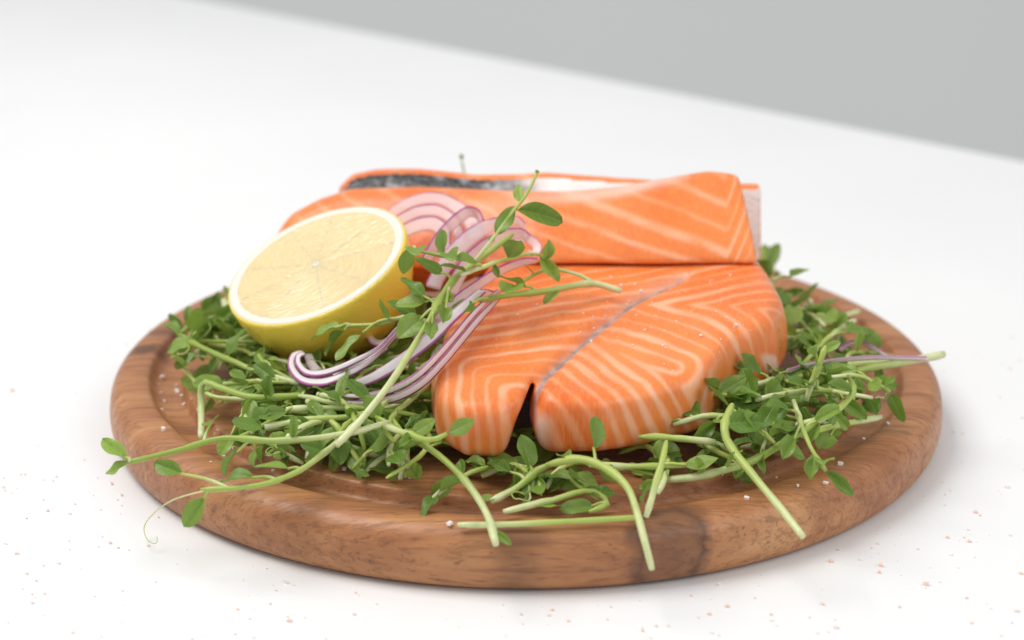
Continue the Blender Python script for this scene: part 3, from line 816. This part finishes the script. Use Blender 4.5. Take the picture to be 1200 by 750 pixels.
shoot('tall pea stem rising diagonally across the onion, highest leaves of all',
      [(394, 522, .038), (422, 493, .043), (450, 458, .050), (476, 420, .056), (503, 376, .062), (530, 330, .069), (560, 305, .073), (601, 275, .078)],
      [(0.62, (462, 356, .064), 0.2), (0.6, (470, 325, .072)), (0.58, (505, 395, .062)), (0.6, (468, 392, .060)), (0.7, (520, 380, .064), -0.3), (0.72, (488, 298, .078)), (0.66, (530, 348, .068))],
      1.5, 1.2, twigs=[(0.84, [(575, 283, .080), (598, 252, .087), (617, 228, .093), (629, 204, .099)],
                      [(0.62, (657, 252, .089), 0.3), (0.7, (607, 214, .096)), (0.3, (580, 275, .082)), (0.36, (602, 240, .09)), (1.0, (631, 198, .1))])])
shoot('pea shoot stretching left in front of the lemon with three oval leaves',
      [(505, 378, .058), (476, 372, .057), (446, 379, .055), (405, 382, .053), (392, 384, .053)],
      [(0.9, (362, 389, .052), 0.5), (0.85, (376, 412, .046)), (0.5, (452, 345, .066)), (0.1, (455, 352, .064), 0.3)], 1.0, 0.7,
      twigs=[(0.3, [(446, 376, .056), (425, 390, .052)], [(1.0, (395, 425, .044), 0.3)])])
shoot('pale pea stem reaching right across the steak below the fillet',
      [(556, 352, .064), (600, 346, .063), (650, 339, .062), (692, 332, .061), (728, 341, .0585)][::-1],
      [(0.62, (585, 322, .07)), (0.9, (530, 362, .065)), (0.45, (640, 352, .06))], 1.5, 1.1, wob=0.0002,
      twigs=[(0.2, [(675, 321, .064), (640, 316, .066), (606, 334, .066)], [(1.0, (586, 352, .066), 0.4), (0.7, (612, 312, .070))])])
shoot('small pea sprig curling over the onion tips on the fillet',
      [(540, 322, .073), (575, 310, .073), (600, 302, .073), (628, 297, .073), (650, 312, .069)],
      [(0.9, (655, 330, .064), 0.3), (0.98, (643, 283, .078)), (0.55, (610, 280, .082)), (0.25, (540, 300, .08)), (0.4, (585, 325, .069)), (0.1, (516, 305, .078))], 0.9, 0.6)
shoot('pale pea stem by the small curl above the lemon side leaves',
      [(478, 290, .081), (500, 296, .078), (522, 300, .077), (545, 296, .078)][::-1],
      [(1.0, (476, 326, .070), 0.3), (0.95, (492, 290, .085)), (0.4, (522, 270, .086), 0.2), (0.35, (534, 290, .083))], 0.8, 0.6)
shoot('broken white-green pea stem pointing at the front rim left of centre',
      [(581, 638, .0225), (572, 606, .026), (552, 572, .030), (525, 543, .033), (497, 522, .036), (440, 488, .040)],
      [(0.1, (600, 636, .022)), (0.42, (515, 579, .024)), (0.75, (474, 512, .044), 0.2)], 1.5, 1.15, wob=0.0002)
shoot('long pale pea stem bent down over the front rim below the steak',
      [(764, 667, .0165), (757, 640, .0235), (746, 598, .030), (735, 571, .034), (712, 550, .036), (680, 538, .036), (640, 545, .032)],
      [(0.86, (651, 526, .036), 0.1), (0.72, (691, 490, .046), 0.5), (0.6, (707, 562, .027), 0.4)], 1.4, 1.5, wob=0.0002)
shoot('short upright pea stem leaning beside the bent one under the steak',
      [(757, 606, .0235), (766, 575, .030), (775, 545, .036), (781, 517, .040)],
      [(0.5, (742, 585, .024))], 1.4, 1.2, wob=0.0002)
shoot('pale pea stem lying flat along the groove at the front',
      [(536, 615, .0215), (590, 615, .0215), (650, 612, .022), (705, 609, .022), (752, 606, .0225)],
      [], 1.2, 1.2, wob=0.0002)
shoot('bent pea stem with a white cut end crossing the front right rim',
      [(941, 629, .0215), (915, 596, .025), (882, 556, .030), (856, 524, .034), (849, 503, .038), (858, 474, .042)],
      [(0.7, (885, 510, .036)), (0.85, (895, 490, .042))], 1.5, 1.7, wob=0.0002)
shoot('long pea stem curving parallel to the groove at front right',
      [(778, 563, .0235), (830, 556, .0255), (880, 541, .028), (925, 515, .032), (960, 492, .036)],
      [(0.55, (898, 556, .023)), (0.7, (945, 535, .026)), (0.25, (815, 535, .032)), (0.4, (862, 530, .034)), (0.9, (985, 470, .042))], 1.6, 1.3)
shoot('short blunt pale stem lying just under the steak front edge',
      [(838, 518, .032), (810, 515, .033), (775, 512, .033), (748, 512, .033)], [(0.75, (772, 538, .028))], 1.5, 1.3, wob=0.0001)
shoot('thick pale pea stem poking out past the right rim of the board',
      [(1106, 415, .036), (1060, 424, .036), (1010, 433, .036), (960, 447, .034), (915, 462, .032)],
      [(0.45, (1030, 448, .030)), (0.8, (955, 425, .045)), (0.7, (985, 470, .03))], 1.9, 1.5, wob=0.0002)
shoot('second pale stem alongside the thick one at the right rim',
      [(1062, 420, .033), (1010, 426, .034), (960, 436, .034), (915, 450, .032)], [(0.8, (930, 420, .045))], 1.6, 1.3, wob=0.0003)
shoot('pale stem with a white cut end inside the right groove',
      [(1032, 489, .0245), (1005, 494, .027), (975, 500, .030), (945, 508, .032)], [(0.6, (960, 525, .028)), (0.75, (985, 475, .036))], 1.6, 1.3, wob=0.0001)
shoot('small pea sprig hanging two folded leaves over the right groove',
      [(975, 442, .038), (1000, 440, .038), (1022, 447, .036), (1043, 459, .034)],
      [(1.0, (1057, 497, .024), 0.4), (0.95, (1046, 440, .040)), (0.4, (1010, 470, .03))], 1.0, 0.7)
shoot('looped pea shoot with a fat round leaf at the right',
      [(925, 500, .034), (960, 492, .036), (985, 478, .038), (1000, 458, .042), (994, 440, .044)],
      [(0.5, (998, 505, .03), 0.4), (0.3, (945, 520, .03)), (0.75, (970, 450, .046)), (0.15, (905, 505, .035))], 1.3, 1.1)
shoot('pea shoot ending in a long dark leaf on the lower right rim',
      [(930, 470, .038), (940, 500, .036), (952, 528, .032), (968, 552, .027)],
      [(1.0, (1001, 577, .023), 0.2), (0.97, (969, 532, .036)), (0.9, (950, 560, .026)), (0.5, (918, 540, .030)), (0.3, (905, 470, .046))], 1.2, 0.8)
shoot('pale cut stem pointing right behind the steak',
      [(1006, 365, .0235), (985, 372, .026), (962, 380, .028), (935, 388, .030)], [(0.8, (930, 372, .036))], 1.5, 1.3, wob=0.0001)
shoot('upright pale stem crossing the cut one behind the steak',
      [(950, 352, .028), (942, 372, .029), (932, 390, .030), (928, 415, .030)], [(0.8, (945, 412, .034))], 1.4, 1.2, wob=0.0001)
shoot('slanting pale stem nearest the steak at back right',
      [(930, 364, .035), (943, 384, .035), (955, 400, .035), (962, 412, .035)], [(0.5, (918, 410, .036))], 1.4, 1.3, wob=0.0001)
shoot('upright leaf of pea shoot standing tall at the right heap',
      [(945, 470, .036), (952, 448, .042), (960, 428, .048), (968, 405, .054)],
      [(0.6, (955, 388, .062), 0.5), (0.9, (985, 400, .056)), (0.5, (1005, 432, .048)), (0.3, (925, 445, .046))], 1.2, 1.0)
shoot('leafy pea shoot peeking out behind the steak at back right',
      [(905, 395, .032), (903, 370, .038), (900, 345, .044), (905, 328, .048)],
      [(1.0, (948, 321, .046)), (0.95, (888, 306, .052)), (0.6, (925, 345, .042)), (0.5, (880, 340, .05)), (0.3, (930, 370, .034))], 1.2, 0.9)
shoot('faint sprig tip standing up behind the rearmost fillet',
      [atY(545, 230, 0.075), atY(544, 205, 0.077), atY(541, 188, 0.078)], [(1.0, atY(540, 180, 0.078))], 0.7, 0.4, wob=0.0001)
shoot('pale broken stem tucked against the left side of the lemon',
      [(262, 352, .040), (278, 378, .037), (296, 392, .033), (318, 405, .030)], [(0.1, (268, 332, .042)), (0.8, (275, 400, .034))], 1.7, 1.5, wob=0.0001)
for lab, pth, lv in (
    ('straight pale stem, highest of the parallel ones below the onion hook', [(335, 480, .037), (380, 478, .037), (440, 480, .037), (490, 487, .036)], [(0.1, (300, 492, .036)), (0.5, (420, 505, .03))]),
    ('pale stem just under the highest parallel one below the onion hook', [(310, 500, .034), (360, 492, .035), (410, 488, .036), (450, 478, .038)], [(0.0, (270, 498, .035)), (0.5, (370, 512, .03))]),
    ('stem with a pale tip leaning below the onion sweep towards the steak', [(505, 447, .041), (480, 470, .038), (455, 500, .034), (475, 560, .022)], [(0.6, (430, 520, .03))]),
    ('short pale stem dropping to the bare wood in front of the heap', [(478, 558, .0215), (477, 535, .026), (474, 515, .032), (460, 490, .036)], [(0.5, (455, 528, .03))]),
    ('pea shoot dangling a curled leaf pair onto the bare wood', [(360, 470, .036), (395, 500, .034), (410, 525, .028), (425, 546, .024)], [(1.0, (463, 548, .022), 0.3), (1.0, (422, 563, .021)), (0.6, (400, 545, .024))]),
    ('thin stem crossing the heap from the onion hook toward the steak', [(372, 462, .038), (400, 470, .038), (420, 500, .036), (428, 530, .028)], [(0.7, (450, 510, .034))]),
    ('pea shoot lying along the steak side, a long leaf on its end', [(450, 498, .040), (485, 512, .041), (508, 515, .043), (524, 508, .045)], [(1.0, (559, 493, .049), 0.3), (0.5, (474, 520, .038), 0.3), (0.45, (512, 492, .045), 0.3)]),
    ('low pea shoot in front of the slit with broad flat leaves', [(575, 588, .0225), (605, 572, .0245), (632, 550, .029), (650, 544, .031)], [(0.75, (610, 509, .039), 0.4), (0.6, (568, 538, .029)), (0.72, (616, 583, .0215)), (0.15, (562, 590, .0225))]),
    ('low pea shoot forming a loop on the wood at front centre', [(590, 600, .023), (640, 588, .024), (690, 575, .026), (712, 590, .023), (690, 600, .022)], [(0.9, (655, 598, .0225)), (0.3, (660, 600, .0225))]),
    ('pea shoot under the steak front edge right of the slit', [(690, 545, .029), (740, 547, .028), (790, 546, .028), (812, 544, .028)], [(0.3, (770, 566, .0235)), (0.6, (843, 543, .029)), (0.15, (722, 548, .030))]),
):
    shoot(lab, pth, lv, 1.35, 1.1, wob=0.0003)

# -- the tangled rest of the heap, by zone
def filler(zone, count, label, zmax, seedv, lmin=0.03, lmax=0.075, leafy=8, lift=0.009):
    random.seed(seedv)
    xs = [p[0] for p in zone]; ys = [p[1] for p in zone]
    made = 0
    while made < count:
        px, py = random.uniform(min(xs), max(xs)), random.uniform(min(ys), max(ys))
        if poly_sdf(np.array([px]), np.array([py]), zone)[0] > 0: continue
        z0 = random.uniform(0.0225, zmax)
        p = at(px, py, z0); h = random.uniform(0, 2 * math.pi); L = random.uniform(lmin, lmax); P = []
        bend = random.uniform(-1.2, 1.2); zz0 = random.uniform(0.0225, zmax); zz1 = random.uniform(0.023, zmax)
        ok = True
        for i in range(5):
            t = i / 4 - 0.5; a = h + bend * t
            q = Vector((p.x + L * t * math.cos(a), p.y + L * t * math.sin(a), zz0 + (zz1 - zz0) * (t + .5) + 0.004 * math.sin(math.pi * (t + .5))))
            if math.hypot(q.x, q.y) > 0.136: ok = False
            P.append(q)
        if not ok: continue
        made += 1
        lv = []
        for k in range(random.randint(leafy - 2, leafy + 1)):
            t = min(1.0, 0.12 + k / leafy * 0.95)
            b = P[min(int(t * 4), 4)]
            a = random.uniform(0, 6.28); ll = random.uniform(0.006, 0.0118)
            tz = max(0.0205, b.z + random.uniform(-0.006, lift))
            lv.append((t, Vector((b.x + ll * math.cos(a), b.y + ll * math.sin(a), tz)), random.uniform(-0.7, 0.7)))
        sh = shoot(label, P, lv, random.uniform(0.8, 1.3), random.uniform(0.6, 0.9), group='tangled pea shoots')
        if random.random() < 0.35:        # a curling tendril
            b = P[-1]; a0 = random.uniform(0, 6.28); sg_ = random.choice((-1, 1)); Q = []
            for i in range(12):
                a = a0 + sg_ * (i / 11) ** 1.6 * 7.0; rr = 0.0016
                prev = Q[-1] if Q else b
                Q.append(Vector((prev.x + rr * math.cos(a), prev.y + rr * math.sin(a), max(0.0208, min(prev.z + random.uniform(-0.0006, 0.0011), zmax + 0.006)))))
            C2 = catmull([b] + Q, 40)
            link('tendril', tube_mesh('tendril', C2 - np.array(sh.location), np.linspace(0.35, 0.2, 40) / 1000, 5), M['stem'], sh)
filler([(255, 400), (330, 410), (430, 400), (505, 440), (520, 500), (470, 530), (380, 520), (310, 500), (275, 450)], 40,
       'pea shoot tangled in the leafy heap between the lemon and the steak', 0.036, 11)
filler([(232, 382), (270, 368), (310, 400), (325, 430), (285, 430), (242, 405)], 9,
       'pea shoot tangled in the clump at the far left of the lemon', 0.034, 12, 0.02, 0.045)
filler([(540, 560), (620, 556), (700, 550), (820, 525), (850, 535), (780, 565), (690, 580), (580, 580)], 9,
       'pea shoot tangled under the front edge of the steak', 0.0235, 13, 0.02, 0.04, 7, 0.002)
filler([(835, 500), (900, 455), (925, 420), (985, 430), (1000, 480), (965, 525), (900, 540)], 20,
       'pea shoot tangled in the heap right of the steak', 0.038, 14, 0.025, 0.06)
filler([(885, 330), (925, 345), (945, 385), (940, 420), (920, 420), (905, 370)], 6,
       'pea shoot tangled behind the right end of the steak', 0.040, 15, 0.02, 0.045)
filler([(300, 500), (400, 505), (500, 515), (520, 545), (470, 550), (380, 545), (310, 535)], 8,
       'pea shoot tangled low at the front of the left heap', 0.026, 18, 0.02, 0.045, 8, 0.004)
filler([(505, 455), (520, 520), (560, 540), (620, 500), (620, 470), (560, 440)], 6,
       'pea shoot half hidden beneath the left lobe of the steak', 0.0265, 16, 0.02, 0.04)
filler([(420, 380), (520, 380), (520, 430), (470, 440), (420, 410)], 7,
       'pea shoot tangled under the onion beside the lemon', 0.036, 17, 0.02, 0.045)

# ------------------------------------------------------------------ salt
def salt(name, pts, label, mat, smin_, smax_, seedv, kind='stuff'):
    r = random.Random(seedv); V = []; F = []
    for p in pts:
        s_ = r.uniform(smin_, smax_) * (0.6 + 0.8 * r.random() ** 2)
        b = len(V); ax = (s_ * r.uniform(.7, 1.3), s_ * r.uniform(.7, 1.3), s_ * r.uniform(.5, .9)); an = r.uniform(0, 3.14)
        for sx in (-1, 1):
            for sy in (-1, 1):
                for sz in (0, 1):
                    x_, y_ = sx * ax[0] * r.uniform(.5, 1), sy * ax[1] * r.uniform(.5, 1)
                    V.append((p[0] + x_ * math.cos(an) - y_ * math.sin(an), p[1] + x_ * math.sin(an) + y_ * math.cos(an), p[2] + 0.00003 + 2 * sz * ax[2] * r.uniform(.6, 1)))
        for f in ((0, 1, 3, 2), (4, 6, 7, 5), (0, 4, 5, 1), (2, 3, 7, 6), (0, 2, 6, 4), (1, 5, 7, 3)): F.append(tuple(b + i for i in f))
    o = link(name, mesh_from(name, V, F, smooth=False), mat)
    tag(o, label, 'salt', kind=kind); return o
r = random.Random(5); pts = []
while len(pts) < 340:
    px, py = r.uniform(-40, 1240), r.uniform(380, 800)
    p = at(px, py, 0)
    if math.hypot(p.x, p.y) < 0.152: continue
    if r.random() > (0.35 + 0.65 * sstep(380, 560, py)) * (0.55 + 0.45 * vnoise(px, py, 0.03, 77)): continue
    pts.append(p)
salt('salt_grains', pts, 'pink and white salt grains sprinkled over the white table', M['pink'], 0.0002, 0.0006, 1)
line = [(190, 445), (186, 452), (189, 462), (193, 472), (190, 481), (196, 488), (199, 500), (203, 508), (210, 517), (218, 526), (222, 535), (232, 540), (207, 459), (213, 464), (224, 468), (208, 461), (234, 497), (255, 505),
        (404, 551), (456, 551), (480, 560), (527, 615), (847, 557), (910, 560), (955, 500), (968, 567), (1012, 515), (1025, 486), (875, 585), (1040, 497), (935, 570), (560, 545), (262, 536), (290, 520), (1015, 470), (985, 545)]
salt('salt_crystals', [at(a, b, 0.0152 if i < 12 else 0.0202) for i, (a, b) in enumerate(line)] +
     [at(r.uniform(190, 320), r.uniform(440, 560), 0.0202) for _ in range(18)], 'coarse white salt crystals on the wooden board', M['white'], 0.0005, 0.0010, 2)
pts = []
for _ in range(90):
    px, py = r.gauss(760, 80), r.gauss(375, 30)
    d_ = ray(px, py).normalized(); h = steak_bvh.ray_cast(CP, d_)
    if h[0] is not None and h[1].z > 0.5: pts.append(h[0])
salt('salt_flakes', pts, 'fine salt flakes scattered on top of the salmon steak', M['white'], 0.0002, 0.00048, 3)
